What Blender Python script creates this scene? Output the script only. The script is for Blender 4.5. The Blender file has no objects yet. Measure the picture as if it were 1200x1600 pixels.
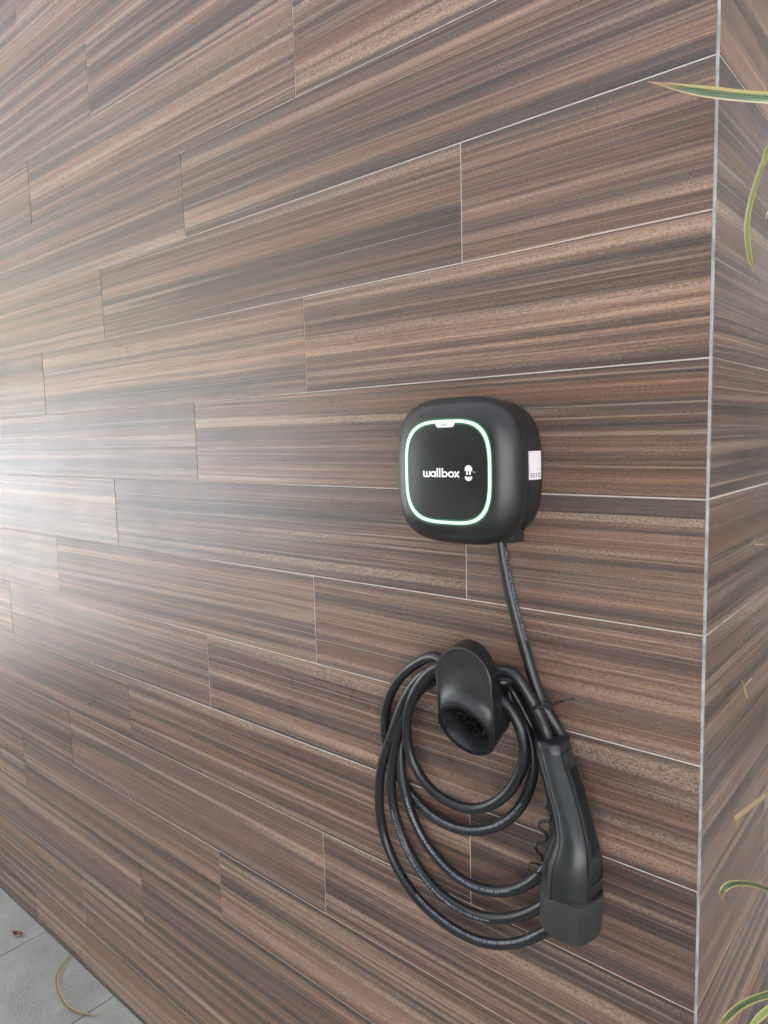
import bpy, bmesh, math, random
from mathutils import Vector, Matrix
random.seed(7)
R = math.radians
scn = bpy.context.scene
col = scn.collection

# ------------------------------------------------------------------ camera, sky, sun, exposure
U = 0.163                                   # height of one tile course in metres
GZ = 11.83 * U                              # tile joint 0 above the ground
F_PX = 1104.0                               # focal length in pixels of a 1200 x 1600 picture
CR = Matrix(((0.76208284, -0.64558559, -0.04948726),
             (0.64695306, 0.75615426, 0.09839962),
             (-0.02610537, -0.1070046, 0.99391575)))      # columns: right, forward, up
CAM = Vector((0.243592, -0.867450, 1.523067))
cam = bpy.data.cameras.new('camera')
cam.sensor_fit = 'VERTICAL'; cam.sensor_height = 36.0; cam.lens = F_PX / 1600 * 36.0
cam.clip_start = 0.02; cam.clip_end = 600
camo = bpy.data.objects.new('camera', cam); col.objects.link(camo)
m4 = Matrix.Identity(4)
for i in range(3):
    m4[i][0] = CR[i][0]; m4[i][1] = CR[i][2]; m4[i][2] = -CR[i][1]; m4[i][3] = CAM[i]
camo.matrix_world = m4
scn.camera = camo

SUN_EL, SUN_AZ = R(50), R(-14)              # behind the wall, a little to the left
world = bpy.data.worlds.new('World'); scn.world = world; world.use_nodes = True
wn = world.node_tree; wn.nodes.clear()
wo = wn.nodes.new('ShaderNodeOutputWorld'); bg = wn.nodes.new('ShaderNodeBackground')
sky = wn.nodes.new('ShaderNodeTexSky'); sky.sky_type = 'NISHITA'; sky.sun_disc = False
sky.sun_elevation = SUN_EL; sky.sun_rotation = SUN_AZ
sky.air_density = 0.6; sky.dust_density = 8.0; sky.ozone_density = 0.0
bg.inputs['Strength'].default_value = 0.15
hz = wn.nodes.new('ShaderNodeHueSaturation'); hz.inputs['Saturation'].default_value = 0.3      # thin white cloud
wn.links.new(sky.outputs[0], hz.inputs['Color']); wn.links.new(hz.outputs[0], bg.inputs['Color']); wn.links.new(bg.outputs[0], wo.inputs['Surface'])
sl = bpy.data.lights.new('sun', 'SUN'); sl.energy = 3.8; sl.angle = R(0.6); sl.color = (1.0, 0.98, 0.95)
so = bpy.data.objects.new('sun', sl); col.objects.link(so)
sdir = Vector((math.sin(SUN_AZ) * math.cos(SUN_EL), math.cos(SUN_AZ) * math.cos(SUN_EL), math.sin(SUN_EL)))
so.rotation_euler = sdir.to_track_quat('Z', 'Y').to_euler()
so.location = (0, 3, 8)
scn.view_settings.view_transform = 'Standard'; scn.view_settings.look = 'None'
scn.view_settings.gamma = 1.0; scn.view_settings.exposure = 2.35
scn.view_settings.use_curve_mapping = False

# ------------------------------------------------------------------ helpers
def ray(px, py):
    return CR @ Vector(((px - 600) / F_PX, 1.0, -(py - 800) / F_PX))
def W(px, py, d=0.0):                       # survey point d metres in front of the main wall
    r = ray(px, py); return CAM + r * ((-d - CAM.y) / r.y)
def WR(px, py, d=0.0):                      # survey point d metres off the return wall
    r = ray(px, py); return CAM + r * ((d - CAM.x) / r.x)
def WG(px, py, h=0.0):                      # survey point on the ground
    r = ray(px, py); return CAM + r * ((h - CAM.z) / r.z)

def mesh(name, verts, faces, smooth=False):
    me = bpy.data.meshes.new(name); me.from_pydata([tuple(v) for v in verts], [], faces); me.update()
    if smooth:
        me.polygons.foreach_set('use_smooth', [True] * len(me.polygons))
    return me
def link(name, me, mat=None, parent=None, loc=None):
    o = bpy.data.objects.new(name, me); col.objects.link(o)
    if mat is not None and me is not None and not me.materials: me.materials.append(mat)
    if parent is not None: o.parent = parent
    if loc is not None: o.location = loc
    return o
def thing(name, label, cat, loc=(0, 0, 0), group=None):
    o = bpy.data.objects.new(name, None); col.objects.link(o); o.location = loc
    o.empty_display_size = 0.05
    o['label'] = label; o['category'] = cat
    if group: o['group'] = group
    return o
def tag(o, label, cat, group=None):
    o['label'] = label; o['category'] = cat
    if group: o['group'] = group
    return o
def shift(verts, org):
    org = Vector(org); return [Vector(v) - org for v in verts]
def autosmooth(me, ang=35):
    bm = bmesh.new(); bm.from_mesh(me)
    bmesh.ops.recalc_face_normals(bm, faces=bm.faces)
    for f in bm.faces: f.smooth = True
    for e in bm.edges:
        if len(e.link_faces) == 2: e.smooth = e.calc_face_angle(0) < R(ang)
    bm.to_mesh(me); bm.free()
def box_mesh(name, x0, x1, y0, y1, z0, z1, bev=0.0, seg=1):
    bm = bmesh.new(); bmesh.ops.create_cube(bm, size=1)
    bmesh.ops.scale(bm, vec=(x1 - x0, y1 - y0, z1 - z0), verts=bm.verts)
    bmesh.ops.translate(bm, vec=((x0 + x1) / 2, (y0 + y1) / 2, (z0 + z1) / 2), verts=bm.verts)
    if bev: bmesh.ops.bevel(bm, geom=bm.edges[:], offset=bev, segments=seg, affect='EDGES', profile=0.6)
    me = bpy.data.meshes.new(name); bm.to_mesh(me); bm.free()
    return me
def catmull(pts, n=8):
    out = []
    P = [pts[0] * 2 - pts[1]] + list(pts) + [pts[-1] * 2 - pts[-2]]
    for i in range(1, len(P) - 2):
        a, b, c, d = P[i - 1], P[i], P[i + 1], P[i + 2]
        # centripetal parametrisation
        t0 = 0; t1 = t0 + max((b - a).length, 1e-6) ** .5; t2 = t1 + max((c - b).length, 1e-6) ** .5; t3 = t2 + max((d - c).length, 1e-6) ** .5
        for k in range(n):
            t = t1 + (t2 - t1) * k / n
            A1 = a * ((t1 - t) / (t1 - t0)) + b * ((t - t0) / (t1 - t0))
            A2 = b * ((t2 - t) / (t2 - t1)) + c * ((t - t1) / (t2 - t1))
            A3 = c * ((t3 - t) / (t3 - t2)) + d * ((t - t2) / (t3 - t2))
            B1 = A1 * ((t2 - t) / (t2 - t0)) + A2 * ((t - t0) / (t2 - t0))
            B2 = A2 * ((t3 - t) / (t3 - t1)) + A3 * ((t - t1) / (t3 - t1))
            out.append(B1 * ((t2 - t) / (t2 - t1)) + B2 * ((t - t1) / (t2 - t1)))
    out.append(pts[-1].copy())
    return out
def relax(path, it=3):
    p = [v.copy() for v in path]
    for _ in range(it):
        q = [v.copy() for v in p]
        for i in range(1, len(p) - 1): q[i] = p[i] * .5 + (p[i - 1] + p[i + 1]) * .25
        p = q
    return p
def frames(path):
    T = []
    for i in range(len(path)):
        a = path[max(0, i - 1)]; b = path[min(len(path) - 1, i + 1)]
        T.append((b - a).normalized())
    n = T[0].orthogonal().normalized(); out = []
    for i, t in enumerate(T):
        n = (n - t * n.dot(t)).normalized(); out.append((t, n, t.cross(n)))
    return out
def tube(name, path, r, seg=12, org=(0, 0, 0), cap=True):
    fr = frames(path); V = []; Fc = []
    for i, (p, (t, n, b)) in enumerate(zip(path, fr)):
        rr = r[i] if isinstance(r, (list, tuple)) else r
        for k in range(seg):
            a = 2 * math.pi * k / seg
            V.append(p + n * (rr * math.cos(a)) + b * (rr * math.sin(a)))
    for i in range(len(path) - 1):
        for k in range(seg):
            k2 = (k + 1) % seg
            Fc.append((i * seg + k, i * seg + k2, (i + 1) * seg + k2, (i + 1) * seg + k))
    if cap:
        Fc.append(tuple(range(seg - 1, -1, -1))); n0 = (len(path) - 1) * seg
        Fc.append(tuple(range(n0, n0 + seg)))
    me = mesh(name, shift(V, org), Fc); autosmooth(me, 60); return me
def loft(name, loops, org=(0, 0, 0), cap0=True, cap1=True, ang=35):
    n = len(loops[0]); V = [v for L in loops for v in L]; Fc = []
    for i in range(len(loops) - 1):
        for k in range(n):
            k2 = (k + 1) % n
            Fc.append((i * n + k, i * n + k2, (i + 1) * n + k2, (i + 1) * n + k))
    if cap0: Fc.append(tuple(range(n - 1, -1, -1)))
    if cap1: Fc.append(tuple(range((len(loops) - 1) * n, len(loops) * n)))
    me = mesh(name, shift(V, org), Fc); autosmooth(me, ang); return me

# ------------------------------------------------------------------ materials
def new_mat(name):
    m = bpy.data.materials.new(name); m.use_nodes = True
    nt = m.node_tree; b = nt.nodes['Principled BSDF']; return m, nt, b
def N(nt, typ, **kw):
    n = nt.nodes.new(typ)
    for k, v in kw.items(): setattr(n, k, v)
    return n
def math_n(nt, op, a, b=None, c=None):
    n = N(nt, 'ShaderNodeMath', operation=op)
    for i, v in enumerate((a, b, c)):
        if v is None: continue
        if isinstance(v, (int, float)): n.inputs[i].default_value = v
        else: nt.links.new(v, n.inputs[i])
    return n.outputs[0]
def ramp(nt, fac, stops, interp='LINEAR'):
    n = N(nt, 'ShaderNodeValToRGB'); cr = n.color_ramp; cr.interpolation = interp
    while len(cr.elements) < len(stops): cr.elements.new(0.5)
    for e, (p, c) in zip(cr.elements, stops):
        e.position = p; e.color = (c[0], c[1], c[2], 1) if not isinstance(c, (int, float)) else (c, c, c, 1)
    nt.links.new(fac, n.inputs[0]); return n.outputs[0]
def mix(nt, fac, a, b, mode='MIX'):
    n = N(nt, 'ShaderNodeMix', data_type='RGBA', blend_type=mode)
    for i, v in ((0, fac), (6, a), (7, b)):
        if isinstance(v, (int, float)): n.inputs[i].default_value = v
        elif isinstance(v, tuple): n.inputs[i].default_value = (*v, 1)
        else: nt.links.new(v, n.inputs[i])
    return n.outputs[2]
def noise(nt, vec, scale=1.0, detail=2.0, rough=0.5, dist=0.0):
    n = N(nt, 'ShaderNodeTexNoise'); n.inputs['Scale'].default_value = scale; n.inputs['Detail'].default_value = detail
    n.inputs['Roughness'].default_value = rough; n.inputs['Distortion'].default_value = dist
    nt.links.new(vec, n.inputs['Vector']); return n.outputs['Fac']

def wood_tile_mat():
    m, nt, b = new_mat('wood_look_porcelain')
    tc = N(nt, 'ShaderNodeTexCoord'); oi = N(nt, 'ShaderNodeObjectInfo')
    sp = N(nt, 'ShaderNodeSeparateXYZ'); nt.links.new(tc.outputs['Object'], sp.inputs[0])
    x, z = sp.outputs['X'], sp.outputs['Z']; r = oi.outputs['Random']
    seed = math_n(nt, 'MULTIPLY', r, 173.0)
    def vec(sx, sz, zz, add=0.0):
        c = N(nt, 'ShaderNodeCombineXYZ')
        nt.links.new(math_n(nt, 'MULTIPLY', x, sx), c.inputs[0])
        nt.links.new(math_n(nt, 'ADD', seed, add), c.inputs[1])
        nt.links.new(math_n(nt, 'MULTIPLY', zz, sz), c.inputs[2]); return c.outputs[0]
    # slow waver of the grain along the tile, and a small tilt of its own in each tile
    wav = noise(nt, vec(2.6, 4.0, z), 1.0, 2.0)
    tilt = math_n(nt, 'MULTIPLY', math_n(nt, 'SUBTRACT', math_n(nt, 'FRACT', math_n(nt, 'MULTIPLY', r, 37.7)), 0.5), 0.012)
    z2 = math_n(nt, 'ADD', z, math_n(nt, 'MULTIPLY', math_n(nt, 'SUBTRACT', wav, 0.5), 0.005))
    z2 = math_n(nt, 'ADD', z2, math_n(nt, 'MULTIPLY', x, tilt))
    broad = noise(nt, vec(0.22, 30.0, z2), 1.0, 2.0, 0.5)
    mid = noise(nt, vec(0.45, 140.0, z2, 11.0), 1.0, 2.5, 0.65)
    fine = noise(nt, vec(3.0, 420.0, z2, 23.0), 1.0, 2.0, 0.6)
    hair = noise(nt, vec(14.0, 1500.0, z2, 31.0), 1.0, 1.0, 0.5)
    v = math_n(nt, 'ADD', math_n(nt, 'MULTIPLY', broad, 0.45), math_n(nt, 'MULTIPLY', mid, 0.44))
    v = math_n(nt, 'ADD', v, math_n(nt, 'MULTIPLY', fine, 0.30))
    v = math_n(nt, 'ADD', v, math_n(nt, 'MULTIPLY', hair, 0.12))        # mean about 0.625
    v = math_n(nt, 'ADD', math_n(nt, 'SUBTRACT', v, 0.048), math_n(nt, 'MULTIPLY', math_n(nt, 'SUBTRACT', math_n(nt, 'FRACT', math_n(nt, 'MULTIPLY', r, 91.3)), 0.5), 0.06))
    c = ramp(nt, v, [(0.45, (0.046, 0.036, 0.034)), (0.54, (0.072, 0.051, 0.044)), (0.60, (0.116, 0.077, 0.061)),
                     (0.66, (0.162, 0.104, 0.078)), (0.72, (0.240, 0.156, 0.108)), (0.80, (0.36, 0.245, 0.168))])
    # blue-grey dark bands
    bl = noise(nt, vec(0.6, 34.0, z2, 47.0), 1.0, 1.5)
    blf = ramp(nt, bl, [(0.52, 0.0), (0.66, 0.75)])
    c = mix(nt, blf, c, mix(nt, 0.55, c, (0.050, 0.053, 0.060)))
    # orange-brown bands and an all-over fine speckle
    ob = noise(nt, vec(0.25, 30.0, z2, 131.0), 1.0, 1.5)
    c = mix(nt, ramp(nt, ob, [(0.54, 0.0), (0.66, 0.55)]), c, mix(nt, 0.5, c, (0.31, 0.165, 0.090)))
    spk = noise(nt, vec(240.0, 1000.0, z2, 141.0), 1.0, 2.0, 0.7)
    c = mix(nt, 1.0, c, ramp(nt, spk, [(0.30, 0.66), (0.5, 1.0), (0.70, 1.32)]), 'MULTIPLY')
    # pale speckled veins
    ve = noise(nt, vec(0.7, 48.0, z2, 61.0), 1.0, 1.0)
    vef = ramp(nt, ve, [(0.57, 0.0), (0.68, 1.0)])
    pore = noise(nt, vec(260.0, 900.0, z2, 71.0), 1.0, 2.0, 0.6)
    poref = ramp(nt, pore, [(0.44, 0.0), (0.56, 1.0)])
    vf = math_n(nt, 'MULTIPLY', vef, math_n(nt, 'MULTIPLY_ADD', poref, 0.50, 0.15))
    c = mix(nt, vf, c, (0.42, 0.31, 0.225))
    # thin pale hair lines
    li = noise(nt, vec(1.3, 380.0, z2, 83.0), 1.0, 0.0)
    lif = ramp(nt, li, [(0.68, 0.0), (0.78, 0.40)])
    c = mix(nt, lif, c, (0.40, 0.31, 0.24))
    # short dark pores everywhere
    pd = noise(nt, vec(22.0, 1300.0, z2, 97.0), 1.0, 1.0)
    c = mix(nt, ramp(nt, pd, [(0.28, 0.35), (0.42, 0.0)]), c, (0.018, 0.014, 0.013))
    # tiny specks of dried grout
    tv = N(nt, 'ShaderNodeTexVoronoi'); tv.inputs['Scale'].default_value = 14.0; nt.links.new(vec(1.0, 1.0, z, 5.0), tv.inputs['Vector'])
    c = mix(nt, ramp(nt, tv.outputs['Distance'], [(0.0, 0.7), (0.010, 0.6), (0.014, 0.0)]), c, (0.55, 0.52, 0.47))
    hs = N(nt, 'ShaderNodeHueSaturation'); hs.inputs['Hue'].default_value = 0.494; hs.inputs['Saturation'].default_value = 1.02; hs.inputs['Value'].default_value = 1.0
    nt.links.new(c, hs.inputs['Color']); c = hs.outputs[0]
    nt.links.new(c, b.inputs['Base Color'])
    smear = noise(nt, tc.outputs['Object'], 7.0, 4.0, 0.6)
    nt.links.new(math_n(nt, 'ADD', math_n(nt, 'MULTIPLY', smear, 0.20), math_n(nt, 'MULTIPLY_ADD', fine, 0.10, math_n(nt, 'MULTIPLY_ADD', math_n(nt, 'FRACT', math_n(nt, 'MULTIPLY', r, 57.1)), 0.10, 0.15))), b.inputs['Roughness'])
    b.inputs['IOR'].default_value = 1.52
    bp = N(nt, 'ShaderNodeBump'); bp.inputs['Strength'].default_value = 0.35; bp.inputs['Distance'].default_value = 0.0006
    nt.links.new(math_n(nt, 'ADD', fine, math_n(nt, 'MULTIPLY', hair, 0.6)), bp.inputs['Height']); nt.links.new(bp.outputs[0], b.inputs['Normal'])
    return m

def simple(name, colr, rough=0.5, metal=0.0, spec=0.5, nscale=0, namp=0.0, bump=0.0, bscale=400.0, coord='Object'):
    m, nt, b = new_mat(name)
    b.inputs['Roughness'].default_value = rough; b.inputs['Metallic'].default_value = metal
    b.inputs['Specular IOR Level'].default_value = spec
    tc = N(nt, 'ShaderNodeTexCoord')
    if nscale:
        f = noise(nt, tc.outputs[coord], nscale, 5.0, 0.6)
        k0, k1 = 1 - namp, 1 + namp
        nt.links.new(ramp(nt, f, [(0.3, tuple(c * k0 for c in colr)), (0.7, tuple(min(1, c * k1) for c in colr))]), b.inputs['Base Color'])
        nt.links.new(math_n(nt, 'MULTIPLY_ADD', f, 0.12, rough - 0.06), b.inputs['Roughness'])
    else:
        b.inputs['Base Color'].default_value = (*colr, 1)
    if bump:
        h = noise(nt, tc.outputs[coord], bscale, 3.0, 0.6)
        bp = N(nt, 'ShaderNodeBump'); bp.inputs['Strength'].default_value = bump; bp.inputs['Distance'].default_value = 0.0008
        nt.links.new(h, bp.inputs['Height']); nt.links.new(bp.outputs[0], b.inputs['Normal'])
    return m

M = {}
M['tile'] = wood_tile_mat()
M['grout'] = simple('white_grout', (0.54, 0.51, 0.475), 0.85, nscale=60, namp=0.15)
M['trim'] = simple('pale_trim', (0.27, 0.28, 0.285), 0.45, nscale=30, namp=0.45, bump=0.3, bscale=150)
M['shell'] = simple('matt_black_plastic', (0.011, 0.013, 0.0135), 0.36, spec=0.6, nscale=25, namp=0.15)
M['rear'] = simple('rear_black_plastic', (0.015, 0.014, 0.015), 0.42, nscale=40, namp=0.2)
M['glass'] = simple('smoked_front_panel', (0.012, 0.014, 0.015), 0.32, nscale=20, namp=0.1)
M['rubber'] = simple('cable_rubber', (0.011, 0.013, 0.0145), 0.31, nscale=40, namp=0.25)
M['plug'] = simple('plug_plastic', (0.013, 0.016, 0.017), 0.34, spec=0.6, nscale=55, namp=0.25, bump=0.05, bscale=900)
M['plug_flat'] = simple('plug_soft_grip', (0.015, 0.018, 0.018), 0.48, nscale=55, namp=0.2, bump=0.05, bscale=900)
M['cap'] = simple('cap_rubber', (0.022, 0.025, 0.025), 0.58, nscale=40, namp=0.22, bump=0.2, bscale=900)
M['gloss'] = simple('socket_gloss', (0.014, 0.016, 0.017), 0.18)
M['ring'] = simple('socket_ring_shade', (0.006, 0.007, 0.0075), 0.40, spec=0.2)  # shade of the downward-facing rim put into the colour, shared by the pins
M['dark'] = simple('dark_gap', (0.006, 0.006, 0.006), 0.7)
M['tie'] = simple('tie_nylon', (0.012, 0.012, 0.012), 0.35)
M['white'] = simple('white_print', (0.80, 0.80, 0.78), 0.55)
M['print'] = simple('cable_print', (0.27, 0.31, 0.38), 0.6)
M['grey_print'] = simple('grey_print', (0.09, 0.09, 0.10), 0.6)
M['label'] = simple('paper_label', (0.74, 0.70, 0.72), 0.5, nscale=120, namp=0.06)
def emit(name, colr, strength):
    m, nt, b = new_mat(name); b.inputs['Base Color'].default_value = (0.22, 0.28, 0.25, 1)
    b.inputs['Emission Color'].default_value = (*colr, 1); b.inputs['Emission Strength'].default_value = strength
    b.inputs['Roughness'].default_value = 0.4; return m
M['tab'] = simple('white_tab', (0.8, 0.82, 0.81), 0.4)
M['led'] = emit('light_ring_glow', (0.78, 1.0, 0.88), 0.165)
M['led_halo'] = emit('light_ring_halo', (0.02, 0.30, 0.10), 0.06)  # dim glowing strips stand in for the green halo around the ring
M['led_halo'].node_tree.nodes['Principled BSDF'].inputs['Base Color'].default_value = (0.02, 0.08, 0.04, 1)

def paver_mat():
    m, nt, b = new_mat('textured_paver')
    tc = N(nt, 'ShaderNodeTexCoord'); oi = N(nt, 'ShaderNodeObjectInfo')
    f = noise(nt, tc.outputs['Object'], 9.0, 5.0, 0.6); g = noise(nt, tc.outputs['Object'], 180.0, 4.0, 0.65)
    v = math_n(nt, 'ADD', math_n(nt, 'MULTIPLY', f, 0.55), math_n(nt, 'MULTIPLY', g, 0.45))
    v = math_n(nt, 'ADD', v, math_n(nt, 'MULTIPLY', math_n(nt, 'SUBTRACT', oi.outputs['Random'], 0.5), 0.06))
    nt.links.new(ramp(nt, v, [(0.3, (0.23, 0.238, 0.222)), (0.5, (0.33, 0.34, 0.318)), (0.7, (0.43, 0.44, 0.41))]), b.inputs['Base Color'])
    b.inputs['Roughness'].default_value = 0.6
    vo = N(nt, 'ShaderNodeTexVoronoi'); vo.inputs['Scale'].default_value = 170.0; nt.links.new(tc.outputs['Object'], vo.inputs['Vector'])
    bp = N(nt, 'ShaderNodeBump'); bp.inputs['Strength'].default_value = 0.7; bp.inputs['Distance'].default_value = 0.002
    nt.links.new(math_n(nt, 'ADD', g, math_n(nt, 'MULTIPLY', vo.outputs['Distance'], 0.6)), bp.inputs['Height']); nt.links.new(bp.outputs[0], b.inputs['Normal'])
    return m
M['paver'] = paver_mat()
M['ground'] = simple('concrete_ground', (0.11, 0.11, 0.11), 0.8, nscale=1.3, namp=0.2, bump=0.3, bscale=60)
M['drive'] = simple('pale_concrete', (0.40, 0.40, 0.39), 0.8, nscale=1.5, namp=0.15)
M['joint'] = simple('paver_joint', (0.17, 0.17, 0.16), 0.9, nscale=50, namp=0.3)
M['soil'] = simple('soil', (0.07, 0.05, 0.035), 0.95, nscale=30, namp=0.4, bump=0.8, bscale=90)
M['soffit'] = simple('soffit_board', (0.30, 0.30, 0.27), 0.7, nscale=3, namp=0.1)
M['render'] = simple('bluish_render', (0.50, 0.55, 0.61), 0.85, nscale=2, namp=0.06)  # blue tint cools the glare from the added left wall
M['house'] = simple('highlight_wall_render', (0.62, 0.63, 0.64), 0.85, nscale=2, namp=0.05)
M['cream'] = simple('cream_render', (0.62, 0.57, 0.47), 0.85, nscale=2, namp=0.05)
M['bark'] = simple('cane_bark', (0.16, 0.13, 0.09), 0.85, nscale=40, namp=0.35)

def leaf_mat(name, edge, green_a, green_b, dry=0.0):
    m, nt, b = new_mat(name)
    uv = N(nt, 'ShaderNodeUVMap'); sp = N(nt, 'ShaderNodeSeparateXYZ'); nt.links.new(uv.outputs[0], sp.inputs[0])
    cv = N(nt, 'ShaderNodeCombineXYZ'); nt.links.new(math_n(nt, 'MULTIPLY', sp.outputs[0], 26.0), cv.inputs[0])
    nt.links.new(math_n(nt, 'MULTIPLY', sp.outputs[1], 4.0), cv.inputs[1])
    st = noise(nt, cv.outputs[0], 1.0, 2.0)
    body = ramp(nt, st, [(0.38, green_a), (0.62, green_b)])
    wob = math_n(nt, 'MULTIPLY_ADD', noise(nt, cv.outputs[0], 0.6, 2.0), 0.10, -0.05)
    e = math_n(nt, 'ABSOLUTE', math_n(nt, 'SUBTRACT', math_n(nt, 'ADD', sp.outputs[0], wob), 0.5))
    c = mix(nt, ramp(nt, e, [(0.27, 0.0), (0.36, 1.0)]), body, edge)
    tipf = ramp(nt, math_n(nt, 'ADD', sp.outputs[1], math_n(nt, 'MULTIPLY', st, 0.1)), [(0.84, dry), (0.97, 1.0)])
    c = mix(nt, tipf, c, (0.40, 0.27, 0.14))
    sv = N(nt, 'ShaderNodeTexVoronoi'); sv.inputs['Scale'].default_value = 1.1; nt.links.new(cv.outputs[0], sv.inputs['Vector'])
    c = mix(nt, ramp(nt, sv.outputs['Distance'], [(0.06, 0.8), (0.10, 0.0)]), c, (0.20, 0.07, 0.03))
    nt.links.new(c, b.inputs['Base Color']); b.inputs['Roughness'].default_value = 0.42
    b.inputs['Subsurface Weight'].default_value = 0.0
    tr = N(nt, 'ShaderNodeBsdfTranslucent'); nt.links.new(c, tr.inputs[0])
    mx = N(nt, 'ShaderNodeMixShader'); mx.inputs[0].default_value = 0.3
    out = nt.nodes['Material Output']
    nt.links.new(b.outputs[0], mx.inputs[1]); nt.links.new(tr.outputs[0], mx.inputs[2]); nt.links.new(mx.outputs[0], out.inputs[0])
    return m
M['leaf'] = leaf_mat('variegated_leaf', (0.46, 0.39, 0.17), (0.035, 0.070, 0.032), (0.15, 0.22, 0.11))
M['leaf_pale'] = leaf_mat('pale_leaf', (0.50, 0.48, 0.22), (0.22, 0.30, 0.10), (0.34, 0.40, 0.16))
M['leaf_dry'] = leaf_mat('dry_leaf', (0.44, 0.35, 0.20), (0.36, 0.28, 0.15), (0.46, 0.37, 0.22), 0.4)
M['added_dark_hedge'] = simple('dark_hedge_leaves', (0.035, 0.055, 0.022), 0.6, nscale=2.5, namp=0.5)
M['hedge'] = simple('hedge_leaves', (0.28, 0.31, 0.18), 0.5, nscale=2.5, namp=0.5)

# ------------------------------------------------------------------ ground
g = link('ground', mesh('ground', [(-300, -300, -0.010), (300, -300, -0.010), (300, 300, -0.010), (-300, 300, -0.010)], [(0, 1, 2, 3)]), M['ground'])
g['kind'] = 'structure'
PV = 0.415
dw = link('added_driveway', box_mesh('added_driveway', -32, -5.2, -4.99, -1.2, -0.009, -0.004), M['drive']); dw['kind'] = 'structure'  # pale slab added out of view to spread the glare downward
pv_bed = link('paving', box_mesh('paving', -1.94 - 6 * PV, 0.5, -2 * PV - 0.003, 0.02, -0.009, -0.0035), M['joint'])
pv_bed['kind'] = 'structure'
pme = box_mesh('paver', -PV / 2 + .002, PV / 2 - .002, -PV / 2 + .002, PV / 2 - .002, -0.004, 0.0, 0.0012, 2)
pme.materials.append(M['paver'])
for i in range(-5, 6):
    for j in range(2):
        link('paver', pme, None, pv_bed, (-1.94 + (i - 0.5) * PV + (0), -(j + 0.5) * PV, random.uniform(-.0005, .0005)))
soil = link('soil_bed', box_mesh('soil_bed', 0.52, 1.6, -0.9, 2.0, -0.009, 0.03, .01), M['soil']); soil['kind'] = 'structure'

# ------------------------------------------------------------------ the tiled walls
TH, GAP, L = 0.009, 0.0017, 6.15 * U
TOPROW, ZTOP = -7, (11.83 + 7) * U
XL, YR = -4.9, 1.9
CORNER = 0.0033                                     # tiles stop short of the corner for the trim
wall = link('tiled_wall', box_mesh('tiled_wall', XL, -0.0085, 0.0010, 2.6, 0.0, ZTOP), M['grout'])
tag(wall, 'large brown wood-look tiled wall face that the charger hangs on', 'wall')
side = link('tiled_wall', box_mesh('tiled_wall_side', -0.0084, -0.0010, 0.0085, YR, 0.0, ZTOP), M['grout'])
tag(side, 'narrow receding side face of the wall right of the corner trim', 'wall')
tile_cache = {}
def tile_mesh(w, h):
    key = (round(w, 4), round(h, 4))
    if key not in tile_cache:
        me = box_mesh('tile', -w / 2, w / 2, 0, TH, -h / 2, h / 2, 0.0003, 1); me.materials.append(M['tile']); tile_cache[key] = me
    return tile_cache[key]
rt = random.Random(3)
def lay(parent, on_side):
    for k in range(TOPROW, 12):
        zt = (11.83 - k) * U - GAP / 2; zb = (11.83 - k - 1) * U + GAP / 2 if k < 11 else 0.002
        first = {0: 2.08, 1: 4.10, 2: 6.15}[k % 3] * U
        a = CORNER; e = first; lim = YR if on_side else -XL
        while a < lim - 0.02:
            e2 = min(e, lim)
            w = (e2 - GAP / 2) - a; h = zt - zb; c = (a + e2 - GAP / 2) / 2
            lip = rt.uniform(-0.0003, 0.0003)
            o = link('tile', tile_mesh(w, h), None, parent)
            if on_side:
                o.location = (lip, c, (zt + zb) / 2); o.rotation_euler = (0, 0, R(90))
            else:
                o.location = (-c, lip, (zt + zb) / 2)
            o.rotation_euler[2] += rt.uniform(-.0009, .0009); o.rotation_euler[1 if on_side else 0] += rt.uniform(-.002, .002)
            a = e + GAP / 2; e += L
lay(wall, False); lay(side, True)
# chamfered pale trim pieces up the corner, one to each course
for k in range(TOPROW, 12):
    zt = (11.83 - k) * U - 0.0003; zb = (11.83 - k - 1) * U + 0.0003 if k < 11 else 0.002
    j = rt.uniform(-.0005, .0005); j2 = rt.uniform(-.0005, .0005); V = []; Fc = []
    zs = [zb + (zt - zb) * q / 6 for q in range(7)]
    for q, z in enumerate(zs):
        s = j + (j2 - j) * q / 6 + rt.uniform(-.00018, .00018)
        for (x, y) in ((-.0026 + s, .0020), (-.0026 + s, .0000), (-.0014 + s, .0004), (-.0004 + s * .3, .0014), (.0000, .0026), (-.0020, .0026)):
            V.append((x, y, z))
    for q in range(6):
        for m in range(6):
            m2 = (m + 1) % 6; Fc.append((q * 6 + m, q * 6 + m2, q * 6 + 6 + m2, q * 6 + 6 + m))
    Fc.append((5, 4, 3, 2, 1, 0)); Fc.append(tuple(range(36, 42)))
    me = mesh('corner_trim', V, Fc); autosmooth(me, 30); link('corner_trim', me, M['trim'], wall)
core = link('corner_grout', box_mesh('corner_grout', -.0086, -.0010, .0010, .0086, 0, ZTOP - .001), M['grout'], wall)

# eaves above, hedge and an added boundary wall across the drive (out of frame, they show in the gloss of the tiles)
rf = link('roof_overhang', box_mesh('roof_overhang', XL - .3, 0.12, -0.15, 3.0, ZTOP + .002, ZTOP + .16, .01), M['soffit']); rf['kind'] = 'structure'

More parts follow.
